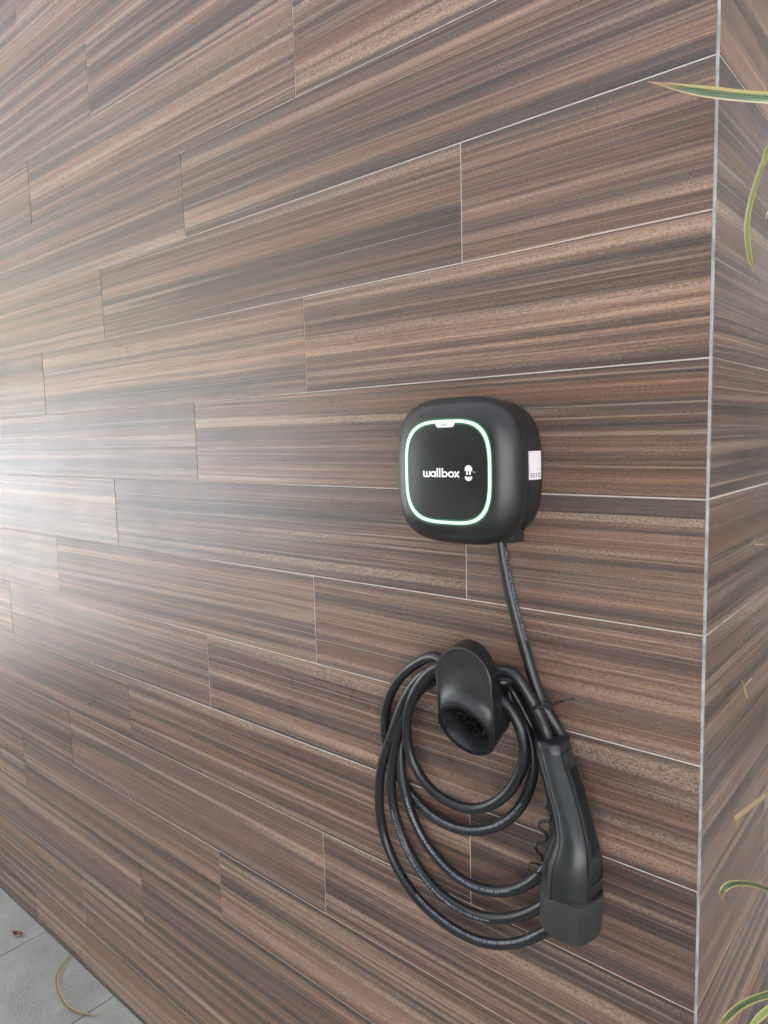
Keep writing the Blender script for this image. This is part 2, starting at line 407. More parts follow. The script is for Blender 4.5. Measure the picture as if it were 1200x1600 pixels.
# ------------------------------------------------------------------ EV charger
CX, CZ, D = -0.312, 1.472, 0.0850
def sup(cx, cz, d, hw, hh, e, n=96):
    P = []
    for k in range(1441):
        a = 2 * math.pi * k / 1440; c, s = math.cos(a), math.sin(a)
        P.append((math.copysign(abs(c) ** (2 / e), c), math.copysign(abs(s) ** (2 / e), s)))
    S = [0.0]
    for k in range(1440): S.append(S[-1] + math.hypot(P[k + 1][0] - P[k][0], P[k + 1][1] - P[k][1]))
    out = []; j = 0
    for k in range(n):                      # equal steps along the outline
        t = S[-1] * k / n
        while S[j + 1] < t: j += 1
        f = (t - S[j]) / max(1e-9, S[j + 1] - S[j]); x = P[j][0] + (P[j + 1][0] - P[j][0]) * f; z = P[j][1] + (P[j + 1][1] - P[j][1]) * f
        out.append(Vector((cx + hw * x, -d, cz + hh * z)))
    return out
ch = thing('ev_charger', 'square black wall-mounted car charger with a glowing pale green ring', 'charger', (CX, 0, CZ - .1))
O = ch.location.copy()
H = 0.1015
prof = [(.034, H - .010, 3.3), (.036, H - .0045, 3.3), (.040, H - .0012, 3.3), (.046, H, 3.3), (.054, H + .0002, 3.3), (.060, H - .0008, 3.35), (.066, H - .0030, 3.4), (.0715, H - .0066, 3.4),
        (.0760, H - .0110, 3.45), (.0795, H - .0160, 3.45), (.0820, H - .0212, 3.5), (.0836, H - .0262, 3.5), (.0843, H - .0292, 3.5)]
loops = [sup(CX, CZ, d, h, h, e) for d, h, e in prof]
link('front_cover', loft('front_cover', loops, O, cap1=True, ang=50), M['shell'], ch)
RO, RI = 0.0707, 0.0663
def ring(name, ro, ri, e, d0, d1, mat, parent):
    ls = [sup(CX, CZ, d0, ro, ro, e), sup(CX, CZ, d1, ro - .0004, ro - .0004, e), sup(CX, CZ, d1, ri + .0003, ri + .0003, e), sup(CX, CZ, d0, ri, ri, e)]
    return link(name, loft(name, ls, O, False, False), mat, parent)
led = ring('light_ring', RO, RI, 3.4, .0842, .0858, M['led'], ch)
ring('ring_halo', RO + .0022, RO + .0001, 3.4, .0830, .0848, M['led_halo'], led)
ring('ring_halo', RI - .0001, RI - .0022, 3.4, .0838, .0848, M['led_halo'], led)
link('front_panel', loft('front_panel', [sup(CX, CZ, .0838, RI - .0024, RI - .0024, 3.4), sup(CX, CZ, .0850, RI - .0026, RI - .0026, 3.4), sup(CX, CZ, .0852, RI - .0034, RI - .0034, 3.4)], O, False, True, 25), M['glass'], ch)
rprof = [(.0005, .0985, 3.0), (.004, .1005, 3.0), (.010, .1010, 3.1), (.018, .0990, 3.2), (.028, .0955, 3.3), (.0345, .0930, 3.4)]
link('rear_body', loft('rear_body', [sup(CX, CZ, d, h, h * .97, e) for d, h, e in rprof], O, ang=50), M['rear'], ch)
# white model tab hanging from the ring with its grey lettering
FD = .0852
tx, tz = CX - .0005, CZ + RI
tv = []
for (x, z) in ((-.0155, .0012), (-.0150, -.0025), (-.0135, -.0050), (-.0110, -.0060), (.0110, -.0060), (.0135, -.0050), (.0150, -.0025), (.0155, .0012)): tv.append((x, z))
def plate(name, pts, x, z, d0, d1, mat, parent, org):
    n = len(pts); V = [(x + a, -d0, z + b) for a, b in pts] + [(x + a, -d1, z + b) for a, b in pts]
    Fc = [tuple(range(n)), tuple(range(2 * n - 1, n - 1, -1))] + [(i, (i + 1) % n, n + (i + 1) % n, n + i) for i in range(n)]
    me = mesh(name, shift(V, org), Fc); autosmooth(me, 30); return link(name, me, mat, parent)
tab = plate('model_tab', tv, tx, tz, .0840, .0862, M['tab'], ch, O)
def text_mesh(body, size, offset=0.0):
    cu = bpy.data.curves.new('txt', 'FONT'); cu.body = body; cu.size = size; cu.offset = offset; cu.resolution_u = 2
    cu.align_x = 'LEFT'; cu.align_y = 'CENTER'
    to = bpy.data.objects.new('txt', cu); col.objects.link(to)
    bpy.context.view_layer.update()
    me = bpy.data.meshes.new_from_object(to.evaluated_get(bpy.context.evaluated_depsgraph_get()))
    bpy.data.objects.remove(to); bpy.data.curves.remove(cu)
    me.materials.clear(); return me
tm = text_mesh('MAX', .0042)
xs = [v.co.x for v in tm.vertices]; xm = (min(xs) + max(xs)) / 2
for v in tm.vertices: v.co = (tx + (v.co.x - xm) * 1.25 - O.x, -.0864 - O.y, tz - .0024 + v.co.y - O.z)
link('model_lettering', tm, M['grey_print'], tab)

# strokes for the brand lettering
def ribbon(V, Fc, pts, w, depth, closed=False):
    n = len(pts); b0 = len(V)
    for i in range(n):
        if closed: a, c = pts[(i - 1) % n], pts[(i + 1) % n]
        else: a, c = pts[max(0, i - 1)], pts[min(n - 1, i + 1)]
        dx, dz = c[0] - a[0], c[1] - a[1]; l = math.hypot(dx, dz) or 1; nx, nz = -dz / l * w / 2, dx / l * w / 2
        V.append((pts[i][0] + nx, depth, pts[i][1] + nz)); V.append((pts[i][0] - nx, depth, pts[i][1] - nz))
    for i in range(n if closed else n - 1):
        j = (i + 1) % n; Fc.append((b0 + 2 * i, b0 + 2 * i + 1, b0 + 2 * j + 1, b0 + 2 * j))
def arc(cx, cz, r, a0, a1, n=14): return [(cx + r * math.cos(R(a0 + (a1 - a0) * i / n)), cz + r * math.sin(R(a0 + (a1 - a0) * i / n))) for i in range(n + 1)]
V, Fc = [], []; sw = 1.7; dep = [0.0]
def st(pts, closed=False): dep[0] -= 0.012; ribbon(V, Fc, pts, sw, dep[0], closed)
x = 0.0; r = 2.6
st([(0, 7.2), (0, 2.2)] + arc(1.75, 2.2, 1.75, 180, 360, 8) + [(3.5, 6.6)]); st([(3.5, 6.6), (3.5, 2.2)] + arc(5.25, 2.2, 1.75, 180, 360, 8) + [(7.0, 7.2)])
x = 10.9; st(arc(x, 3.5, r, 0, 345, 20), True); st([(x + r, 7.0), (x + r, 0)])
x = 15.8; st([(x, 10.6), (x, 0)]); x = 18.6; st([(x, 10.6), (x, 0)])
x = 24.2; st(arc(x, 3.5, r, 0, 345, 20), True); st([(x - r, 10.6), (x - r, 0)])
x = 31.4; st(arc(x, 3.5, r + .1, 0, 345, 20), True)
st([(35.2, 7.0), (40.2, 0)]); st([(40.2, 7.0), (35.2, 0)])
sc = 0.00118; lx, lz = CX - .0375, CZ - .0068
me = mesh('brand_lettering', [(lx + a * sc * 1.24 - O.x, -.0856 + b * sc - O.y, lz + c * sc - O.z) for a, b, c in V], Fc)
link('brand_lettering', me, M['white'], ch)
def emblem(cx, cz, d, s, mat, parent, org, relief, bvh=None):
    root = None; parts = []
    dome = arc(0, 2.2, 3.1, 0, 180, 14) + [(-3.1, 1.2), (3.1, 1.2)]
    parts.append(dome)
    for sx in (-1, 1): parts.append([(sx * 1.25 - .6, 1.3), (sx * 1.25 - .6, -1.5), (sx * 1.25 + .6, -1.5), (sx * 1.25 + .6, 1.3)])
    bowl = arc(0, -2.9, 3.1, 180, 360, 14) + [(2.2, -2.6), (1.25, -3.6), (0, -2.7), (-1.25, -3.6), (-2.2, -2.6)]
    parts.append(bowl)
    V, Fc = [], []
    for q, pts in enumerate(parts):
        n = len(pts); b = len(V); dd = d + relief + q * .00002
        V += [(cx + a * s, -d + .0006, cz + c * s) for a, c in pts] + [(cx + a * s, -dd, cz + c * s) for a, c in pts]
        Fc += [tuple(range(b + 2 * n - 1, b + n - 1, -1))] + [(b + i, b + (i + 1) % n, b + n + (i + 1) % n, b + n + i) for i in range(n)]
    if bvh is not None:                     # moulded into a curved face: cut fine and laid on the surface
        bm = bmesh.new()
        for pts in parts: bm.faces.new([bm.verts.new((cx + a * s, -.3, cz + c * s)) for a, c in pts])
        bmesh.ops.triangulate(bm, faces=bm.faces[:]); bmesh.ops.subdivide_edges(bm, edges=bm.edges[:], cuts=3, use_grid_fill=True)
        for v in bm.verts:
            h = bvh.ray_cast(v.co - Vector(org), Vector((0, 1, 0)))[0]
            v.co = (h + Vector((0, -relief, 0))) if h is not None else v.co - Vector(org)
        me = bpy.data.meshes.new('emblem'); bm.to_mesh(me); bm.free(); return link('emblem', me, mat, parent)
    me = mesh('emblem', shift(V, org), Fc)
    bm = bmesh.new(); bm.from_mesh(me); bmesh.ops.triangulate(bm, faces=[f for f in bm.faces if len(f.verts) > 4]); bmesh.ops.recalc_face_normals(bm, faces=bm.faces); bm.to_mesh(me); bm.free()
    return link('emblem', me, mat, parent)
emblem(CX + .0362, CZ + .0000, FD, .00186, M['white'], ch, O, .0004)
tm = text_mesh('TM', .0030)
for v in tm.vertices: v.co = (CX + .0430 + v.co.x - O.x, -.0856 - O.y, CZ + .0005 + v.co.y - O.z)
link('trade_mark', tm, M['white'], ch)
# paper label on the right flank, with rows of small print
def flank(d, z):                            # point on the rear body's right flank
    for (d0, h0, e0), (d1, h1, e1) in zip(rprof, rprof[1:]):
        if d0 <= d <= d1:
            t = (d - d0) / (d1 - d0); h = h0 + (h1 - h0) * t; e = e0 + (e1 - e0) * t
            zz = min(.999, abs(z - CZ) / (h * .97)); return CX + h * (1 - zz ** e) ** (1 / e)
    return CX + .1
LV, LF = [], []
nz, nd = 8, 6; lz0, lz1, ld0, ld1 = CZ - .012, CZ + .026, .0085, .0305
def lp(a, b, off): d = ld0 + (ld1 - ld0) * a; z = lz0 + (lz1 - lz0) * b; return (flank(d, z) + off - O.x, -d - O.y, z - O.z)
def patch(name, a0, a1, b0, b1, off, mat, parent, na=4, nb=4):
    V = [lp(a0 + (a1 - a0) * i / na, b0 + (b1 - b0) * k / nb, off) for i in range(na + 1) for k in range(nb + 1)]
    Fc = [(i * (nb + 1) + k, i * (nb + 1) + k + 1, (i + 1) * (nb + 1) + k + 1, (i + 1) * (nb + 1) + k) for i in range(na) for k in range(nb)]
    me = mesh(name, V, Fc, True); return link(name, me, mat, parent)
lab = patch('side_label', 0, 1, 0, 1, .0005, M['label'], ch, 6, 8)
V, Fc = [], []
for b in (.08, .14, .20):
    for a0, a1 in ((.1, .32), (.38, .5), (.58, .9)):
        i = len(V); V += [lp(a0, b, .0007), lp(a1, b, .0007), lp(a1, b + .025, .0007), lp(a0, b + .025, .0007)]; Fc.append((i, i + 1, i + 2, i + 3))
link('label_print', mesh('label_print', V, Fc), M['grey_print'], lab)

# ------------------------------------------------------------------ holster
HX, HZ, HD, HR, HT = -0.2873, 1.1150, 0.0850, 0.0452, R(22.2)
ho = thing('cable_holster', 'black arched plug holster with a round socket, wrapped by the cable', 'holster', (HX, 0, HZ))
O = ho.location.copy()
hn = Vector((0, -math.cos(HT), -math.sin(HT))); hu = Vector((0, -math.sin(HT), math.cos(HT))); hc = Vector((HX, -HD, HZ))
NL, NS, NA = 28, 8, 28
def rim(r, back):
    out = []
    for i in range(NL): a = math.pi + math.pi * i / NL; out.append(a)
    m = 2 * NS + NA
    for i in range(m): out.append(math.pi * i / m)
    return [hc + Vector((1, 0, 0)) * (r * math.cos(a)) + hu * (r * math.sin(a)) - hn * back for a in out]
def key(halfw, zc, d, r, back, xo=-.0025):             # keyhole outline: lower half follows the socket, upper half is the arch
    out = []; low = rim(r, back)[:NL + 1]
    for i in range(NL): out.append(low[i])
    pr, pl = low[NL], low[0]
    top_r = Vector((HX + xo + halfw, -d, zc)); top_l = Vector((HX + xo - halfw, -d, zc))
    for i in range(NS): out.append(pr.lerp(top_r, i / NS))
    for i in range(NA): a = math.pi * i / NA; out.append(Vector((HX + xo + halfw * math.cos(a), -d, zc + halfw * math.sin(a))))
    for i in range(NS): out.append(top_l.lerp(pl, i / NS))
    return out
AF, AZ, AD = .0462, 1.1855, .0865
Fl = key(AF - .0013, AZ, AD, HR - .0006, .0006); Rl = rim(HR - .0003, .0)
blend = []
for t in (0.02, .10, .22, .35, .48, .60, .72, .83, .92, 1.0):
    Lp = []
    for i, (a, b) in enumerate(zip(Fl, Rl)):
        rise = max(0.0, -b.y - HD)          # how far the rim stands out here
        c = Vector((b.x * .75 + a.x * .25, a.y + .0075, b.z + rise * 0.30)) if i >= NL else (a + b) / 2
        Lp.append(a * (1 - t) ** 2 + c * (2 * t * (1 - t)) + b * t * t)
    blend.append(Lp)
sh = [key(.0365, 1.1985, .0580, HR - .004, .050, -.0060), key(.0390, 1.1980, .0595, HR - .001, .0485, -.0060), key(AF - .0024, AZ + .0030, AD - .0085, HR + .0001, .008, -.0035), key(AF, AZ + .0003, AD - .0014, HR + .0003, .0024), Fl] + blend
sh += [rim(HR - .0010, -.0004), rim(HR - .0016, .0004)]
link('socket_ring', loft('socket_ring', [rim(HR - .0014, .0010), rim(HR - .0017, -.0003), rim(HR - .0026, -.0008), rim(.0372, .0002), rim(.0360, .0012)], O, False, False, 30), M['ring'], ho)
shell = link('shell', loft('shell', sh, O, True, False, 32), M['shell'], ho)
ls = [rim(.0361, .0003), rim(.0340, .006), rim(.0275, .0235), rim(.0265, .0240)]
so_ = link('socket', loft('socket', ls, O, False, False, 30), M['gloss'], ho)
link('socket_floor', loft('socket_floor', [rim(.0266, .0236), rim(.010, .0238)], O, False, True), M['dark'], so_)
def pt(u, w, back): return hc + Vector((u, 0, 0)) + hu * w - hn * back
for (u, w, r) in ((0, 0, .0050), (-.0128, 0, .0056), (.0128, 0, .0056), (-.0066, -.0122, .0052), (.0066, -.0122, .0052), (-.0066, .0108, .0040), (.0066, .0108, .0040)):
    c = []
    for (rr, bk) in ((r, .0240), (r, .0152), (r - .0011, .0150), (r - .0012, .0232)):
        c.append([pt(u + rr * math.cos(2 * math.pi * k / 14), w + rr * math.sin(2 * math.pi * k / 14), bk) for k in range(14)])
    link('pin_sleeve', loft('pin_sleeve', c, O, False, True, 40), M['ring'], so_)
c = []
for (rr, bk) in ((.0228, .0240), (.0228, .0140), (.0214, .0138), (.0214, .0232)):
    c.append([pt(rr * math.cos(2 * math.pi * k / 40), min(rr * math.sin(2 * math.pi * k / 40), .014 * rr / .0205), bk) for k in range(40)])
link('socket_collar', loft('socket_collar', c, O, False, False, 40), M['gloss'], so_)
nk = []
for (d, r_) in ((.0004, .034), (.004, .034), (.0045, .026), (.030, .025), (.062, .027)):
    nk.append([Vector((HX + r_ * math.cos(2 * math.pi * k / 32), -d, 1.150 + r_ * math.sin(2 * math.pi * k / 32))) for k in range(32)])
link('wall_mount', loft('wall_mount', nk, O), M['shell'], ho)
from mathutils.bvhtree import BVHTree
bmh = bmesh.new(); bmh.from_mesh(shell.data); bvh = BVHTree.FromBMesh(bmh); bmh.free()
ep = W(721, 1044, .084); emblem(ep.x, ep.z, .084, .0017, M['gloss'], ho, O, .0004, bvh)

# ------------------------------------------------------------------ charging cable with plug
cc = thing('charging_cable', 'thick black charging cable coiled round the holster, capped plug at its end', 'cable', (HX, 0, 0.9))
O = cc.location.copy()
CRAD = 0.0080
def P2(lst): return [W(a, b, c) for a, b, c in lst]
top_hook = lambda d, z: [Vector((-0.335, -d, z - .012)), Vector((-0.300, -d, z)), Vector((-0.262, -d, z - .010))]
path = []
# from the charger down to the tie, then behind the plug
path += P2([(781, 838, .030), (784, 862, .030), (792, 905, .028), (805, 960, .026), (822, 1020, .026), (837, 1070, .027), (853, 1108, .027), (872, 1140, .022), (893, 1200, .011), (908, 1290, .010), (905, 1380, .016), (882, 1436, .022)])
# outermost loop
path += P2([(846, 1458, .026), (806, 1474, .028), (752, 1472, .028), (700, 1446, .026), (655, 1407, .024), (620, 1356, .022), (600, 1305, .020), (592, 1245, .025), (597, 1195, .028), (612, 1150, .032), (634, 1090, .034), (668, 1048, .036)])
path += top_hook(.034, 1.184)
path += P2([(808, 1062, .014), (838, 1120, .010), (868, 1200, .011), (884, 1290, .012), (872, 1390, .018)])
# middle loop
path += P2([(842, 1418, .024), (800, 1434, .026), (752, 1432, .026), (705, 1410, .024), (668, 1375, .022), (638, 1328, .020), (620, 1282, .024), (611, 1235, .027), (614, 1190, .029), (627, 1130, .030), (650, 1080, .028), (676, 1052, .026)])
path += top_hook(.018, 1.180)
path += P2([(800, 1078, .011), (828, 1130, .010), (852, 1200, .010), (868, 1280, .012), (858, 1345, .018)])
# inner of the three long loops
path += P2([(838, 1372, .022), (810, 1388, .023), (776, 1393, .023), (738, 1384, .022), (702, 1360, .020), (668, 1320, .022), (644, 1275, .025), (631, 1230, .027), (626, 1185, .025), (632, 1130, .015), (650, 1085, .010), (682, 1062, .012)])
path += top_hook(.013, 1.176)
# short loop with lettering, rising on the left into the outer strand
path += P2([(796, 1092, .014), (824, 1140, .018), (834, 1190, .020), (822, 1246, .022), (790, 1284, .022), (745, 1298, .022), (702, 1290, .020), (664, 1266, .014), (638, 1236, .0095), (615, 1196, .009), (603, 1152, .009), (603, 1108, .012), (618, 1068, .018), (646, 1040, .030), (680, 1025, .040)])
path += top_hook(.046, 1.196)
# innermost loop, nearest the viewer
path += P2([(770, 1078, .048), (796, 1105, .046), (814, 1140, .044), (820, 1180, .042), (806, 1222, .040), (778, 1252, .038), (742, 1264, .037), (704, 1255, .037), (670, 1230, .038), (646, 1192, .040), (636, 1150, .043), (640, 1105, .049), (656, 1068, .051), (682, 1042, .052)])
path += [Vector((-0.330, -.052, 1.186)), Vector((-0.297, -.053, 1.203)), Vector((-0.262, -.052, 1.196))]
path += P2([(800, 1050, .048), (825, 1084, .044), (841, 1114, .040), (853, 1143, .036), (861, 1172, .042)])
cpath = relax(catmull(path, 7), 5)
cab = link('sheath', tube('sheath', cpath, CRAD, 16, O), M['rubber'], cc)
# print along the sheath
fr = frames(cpath); arcl = [0.0]
for i in range(1, len(cpath)): arcl.append(arcl[-1] + (cpath[i] - cpath[i - 1]).length)
import bisect
def on_sheath(s, h, ang):
    i = max(0, min(len(arcl) - 2, bisect.bisect(arcl, s) - 1)); t = (s - arcl[i]) / max(1e-9, arcl[i + 1] - arcl[i])
    p = cpath[i].lerp(cpath[i + 1], t); T = fr[i][0].lerp(fr[i + 1][0], t).normalized()
    tc_ = (CAM - p); tc_ = (tc_ - T * tc_.dot(T)).normalized(); s_ = T.cross(tc_)
    a = ang + h / CRAD; r_ = CRAD + .00022
    return p + (tc_ * math.cos(a) + s_ * math.sin(a)) * r_
def near(px, py, lo=0, hi=None):
    best, bi = 1e9, 0
    for i in range(lo, hi or len(cpath)):
        v = CR.transposed() @ (cpath[i] - CAM); q = (600 + F_PX * v.x / v.y - px) ** 2 + (800 - F_PX * v.z / v.y - py) ** 2
        if q < best: best, bi = q, i
    return bi
TXT = 'CABLE 3 EN 50620 H07BZ5-F 450/750 V ADVZCB-K EN 50620 62893 IEC 123 2/6(5) 3G6 Speed'
def letter(i0, i1, ang, flip, txt=TXT):
    s0, s1 = arcl[i0], arcl[i1]; me = text_mesh(txt, .0050)
    xs = [v.co.x for v in me.vertices]; w = max(xs); me.transform(Matrix.Identity(4)); span = s1 - s0
    keep = me.vertices
    k = 1.25
    bm = bmesh.new(); bm.from_mesh(me)
    rep = [v for v in bm.verts if v.co.x * k > span]
    bmesh.ops.delete(bm, geom=rep, context='VERTS')
    for v in bm.verts:
        s = s0 + v.co.x * k if not flip else s1 - v.co.x * k
        v.co = on_sheath(s, v.co.y * (-1 if flip else 1), ang) - O
    bm.to_mesh(me); bm.free()
    link('printed_lettering', me, M['print'], cab)

def seg_of(a, b, ang, flip):
    lo = near(*a); hi = near(*b); 
    if lo > hi: lo, hi = hi, lo
    if hi - lo > 3: letter(lo, hi, ang, flip)
seg_of((781, 855), (817, 1005), -0.75, False)
seg_of((846, 1458), (650, 1402), 0.25, True)
seg_of((842, 1418), (614, 1260), -0.55, True)
seg_of((838, 1372), (634, 1245), -0.1, True)
seg_of((822, 1246), (640, 1242), 0.2, True)

# plug body: stacked sections facing the viewer
vh = Vector((CAM.x + 0.15, CAM.y + .05, 0)).normalized()          # horizontal direction from plug towards the open side
er = Vector((-vh.y, vh.x, 0)); ef = vh
SEC = [(-1, -.05), (-.985, .25), (-.92, .48), (-.82, .66), (-.70, .79), (-.65, .83), (-.42, .97), (-.12, 1.07), (.18, 1.09), (.38, 1.04), (.46, 1.00), (.505, .93), (.62, .74), (.80, .50), (.95, .22), (1.0, .06),
       (1.0, -.2), (.97, -.5), (.80, -.82), (.45, -1.0), (0, -1.05), (-.45, -1.0), (-.80, -.82), (-.97, -.45)]
def section(l, r, y, d, th, sec=SEC, grow=0.0):
    c = W((l + r) / 2, y, d); fw = (c - CAM).dot(Vector((CR[0][1], CR[1][1], CR[2][1])))
    hw = (r - l) / 2 / F_PX * fw + grow; return [c + er * (hw * a) + ef * ((th + grow) * b) for a, b in sec]
st_ = [(1150, 836, 887, 0.0340, .0235), (1151.5, 834, 889.5, 0.0340, .0255), (1163, 836, 891, 0.0370, .0260), (1166, 838, 890, 0.0380, .0250), (1190, 843, 898.5, 0.0440, .0255), (1212, 849, 906, 0.0500, .0260), (1235, 855, 912.5, 0.0560, .0270),
       (1257, 861, 918.5, 0.0615, .0280), (1276, 865, 923.5, 0.0660, .0290), (1292, 867, 927.5, 0.0690, .0305), (1306, 866, 931.5, 0.0710, .0325), (1320, 861, 935, 0.0725, .0350), (1338, 853, 938.5, 0.0735, .0370), (1358, 850, 940, 0.0735, .0370), (1388, 849, 938.5, 0.0730, .0365)]
def smooth_st(st):
    out = []
    for i in range(len(st)):
        out.append(section(st[i][1], st[i][2], st[i][0], st[i][3], st[i][4]))
    return out
ploops = smooth_st(st_)
plug = link('plug_handle', loft('plug_handle', ploops[:4], O, True, False, 30), M['plug'], cc)
bodyme = loft('plug_body', ploops[3:], O, False, True, 28)
bm = bmesh.new(); bm.from_mesh(bodyme); bm.to_mesh(bodyme); bm.free()
body = link('grip', bodyme, M['plug'], plug)
# back strip along the right flank, slightly proud, and the darker grip panel on the left
def strip(name, i0, i1, rows, off, mat, parent):
    V, Fc = [], []; n = i1 - i0 + 1
    for lp_ in rows:
        c = sum(lp_, Vector()) / len(lp_)
        for i in range(i0, i1 + 1):
            v = lp_[i]; V.append(v + (v - c).normalized() * off)
    for q in range(len(rows) - 1):
        for i in range(n - 1): Fc.append((q * n + i, q * n + i + 1, (q + 1) * n + i + 1, (q + 1) * n + i))
    me = mesh(name, shift(V, O), Fc)
    bm = bmesh.new(); bm.from_mesh(me); r_ = bmesh.ops.extrude_face_region(bm, geom=bm.faces[:])
    bm.to_mesh(me); bm.free()
    autosmooth(me, 30); o = link(name, me, mat, parent)
    md = o.modifiers.new('thick', 'SOLIDIFY'); md.thickness = .0012; md.offset = 0
    return o
strip('back_strip', 11, 15, ploops[3:13], .0009, M['plug_flat'], plug)
strip('grip_panel', 1, 4, ploops[3:15], .0007, M['plug_flat'], plug)
# latch slit low on the right flank
sl_pts = [lp_[14] + (lp_[14] - sum(lp_, Vector()) / 24).normalized() * .0012 for lp_ in ploops[10:14]]
sl_pts.append(ploops[13][12] + (ploops[13][12] - sum(ploops[13], Vector()) / 24).normalized() * .0010)
link('latch_slit', tube('latch_slit', catmull(sl_pts, 5), .0009, 6, O), M['dark'], plug)
# cap: eight-sided rubber cover
CS = [(-1, -.1), (-.99, .22), (-.90, .46), (-.55, .80), (-.30, .93), (.04, 1.06), (.22, 1.08), (.38, 1.0), (.72, .70), (.93, .42), (1.0, .18), (1.0, -.25), (.9, -.6), (.5, -1.0), (-.1, -1.08), (-.6, -.95), (-.93, -.5)]
cst = [(1384, 849, 938, .073, .0385), (1385.5, 845.5, 940, .073, .0410), (1388, 845, 940.5, .073, .0415), (1415, 844.5, 939, .073, .0400), (1437, 844.5, 937, .073, .0393), (1443, 846, 935.5, .073, .0380), (1445.5, 851, 931, .073, .0340)]
capl = [section(l, r, y, d, th, CS) for y, l, r, d, th in cst]
capo = link('protective_cap', loft('protective_cap', capl, O, True, True, 24), M['cap'], cc)
seam = [section(l, r, y, d, th, CS) for y, l, r, d, th in ((1379.5, 848.5, 939.0, .073, .0385), (1384.0, 848.5, 939, .073, .0395))]
link('cap_seam', loft('cap_seam', seam, O, False, False), M['dark'], capo)
# springy cap tether on the left of the plug and its eyelet
sq = P2([(854, 1253, 0.0720), (852, 1259, 0.0740), (858, 1268, 0.0760), (862, 1277, 0.0740), (857, 1283, 0.0720), (847, 1283, 0.0720), (841, 1288, 0.0740), (844, 1296, 0.0760), (852, 1302, 0.0740), (855, 1308, 0.0720), (849, 1315, 0.0720), (839, 1316, 0.0740), (836, 1323, 0.0760), (839, 1331, 0.0740), (845, 1336, 0.0720), (847, 1345, 0.0700)])
link('cap_tether', tube('cap_tether', relax(catmull(sq, 5), 1), .0021, 8, O), M['tie'], cc)
ey = P2([(851, 1345, 0.0620), (844, 1352, 0.0640), (836, 1349, 0.0680), (828, 1349, 0.0720), (824, 1355, 0.0750), (827, 1361, 0.0740), (836, 1363, 0.0700), (848, 1367, 0.0640), (856, 1372, 0.0580)])
link('cap_tether', tube('cap_tether', relax(catmull(ey, 5), 1), .0015, 8, O), M['tie'], cc)
# gland ring under the charger
gl = P2([(781, 828, .030), (782, 846, .030)])
link('cable_gland', tube('cable_gland', [gl[0], gl[0].lerp(gl[1], .5), gl[1]], .0115, 20, ch.location), M['rear'], ch)
link('gland_block', box_mesh('gland_block', -.262 - ch.location.x, -.236 - ch.location.x, -.040, -.008, 1.3735 - ch.location.z, 1.392 - ch.location.z, .004, 2), M['rear'], ch)

# ------------------------------------------------------------------ cable tie
tie = thing('cable_tie', 'thin black cable tie with a loose tail pointing right above the plug', 'cable tie', W(850, 1105, .05))
O = tie.location.copy()
tp = P2([(832, 1110, .042), (835, 1107, .050), (844, 1105, .0515), (855, 1102, .043), (863, 1099, .030), (858, 1099, .016), (846, 1104, .014), (834, 1111, .026)])
link('band', tube('band', catmull(tp + [tp[0]], 6), .0017, 8, O), M['tie'], tie)
hp = W(855, 1102, .047)
hb = box_mesh('lock_head', -.0035, .0035, -.003, .003, -.0055, .0055, .0008, 1); ho2 = link('lock_head', hb, M['tie'], tie, hp - O); ho2.rotation_euler = (0.2, -0.35, 0.5)
tl = catmull(P2([(854, 1103, .047), (866, 1099, .049), (880, 1095, .052), (896, 1092, .056)]), 8)
link('tail', tube('tail', tl, .0012, 6, O), M['tie'], tie)
V = []
for i in range(1, 16):
    p = tl[i]; nub = link('tooth', bpy.data.meshes.get('tooth') or box_mesh('tooth', -.0017, .0017, -.0014, .0014, -.0018, .0018, .0006, 1), M['tie'], tie, p - O); nub.rotation_euler = (0.3, 0.4, 0.4)
for i in range(2, 14, 2):
    p = catmull(tp, 3)[i]; nub = link('tooth', bpy.data.meshes['tooth'], None, tie, p - O)

# ------------------------------------------------------------------ plants at the right
def leaf_mesh(name, path, wid, fold=0.25, org=(0, 0, 0), updir=Vector((0, 0, 1)), roll=0.0, nacr=5, face=None):
    n = len(path); V, Fc, UV = [], [], []
    for i, p in enumerate(path):
        T = (path[min(n - 1, i + 1)] - path[max(0, i - 1)]).normalized()
        up = face if face is not None else updir
        s = T.cross(up); s = s.normalized() if s.length > 1e-5 else T.orthogonal().normalized()
        nn = s.cross(T).normalized()
        s2 = s * math.cos(roll) + nn * math.sin(roll); n2 = nn * math.cos(roll) - s * math.sin(roll)
        w = wid(i / (n - 1))
        for k in range(nacr):
            a = k / (nacr - 1) * 2 - 1
            V.append(p + s2 * (a * w / 2) + n2 * (abs(a) * fold * w / 2)); UV.append((k / (nacr - 1), i / (n - 1)))
    for i in range(n - 1):
        for k in range(nacr - 1): Fc.append((i * nacr + k, i * nacr + k + 1, (i + 1) * nacr + k + 1, (i + 1) * nacr + k))
    me = mesh(name, shift(V, org), Fc, True)
    ul = me.uv_layers.new(name='UVMap')
    for lo in me.loops: ul.data[lo.index].uv = UV[lo.vertex_index]
    return me
def strap(w, tip=0.75): return lambda t: w * (0.55 + .45 * min(1, t / .3)) * (1 if t < tip else max(.03, 1 - ((t - tip) / (1 - tip)) ** 1.3))
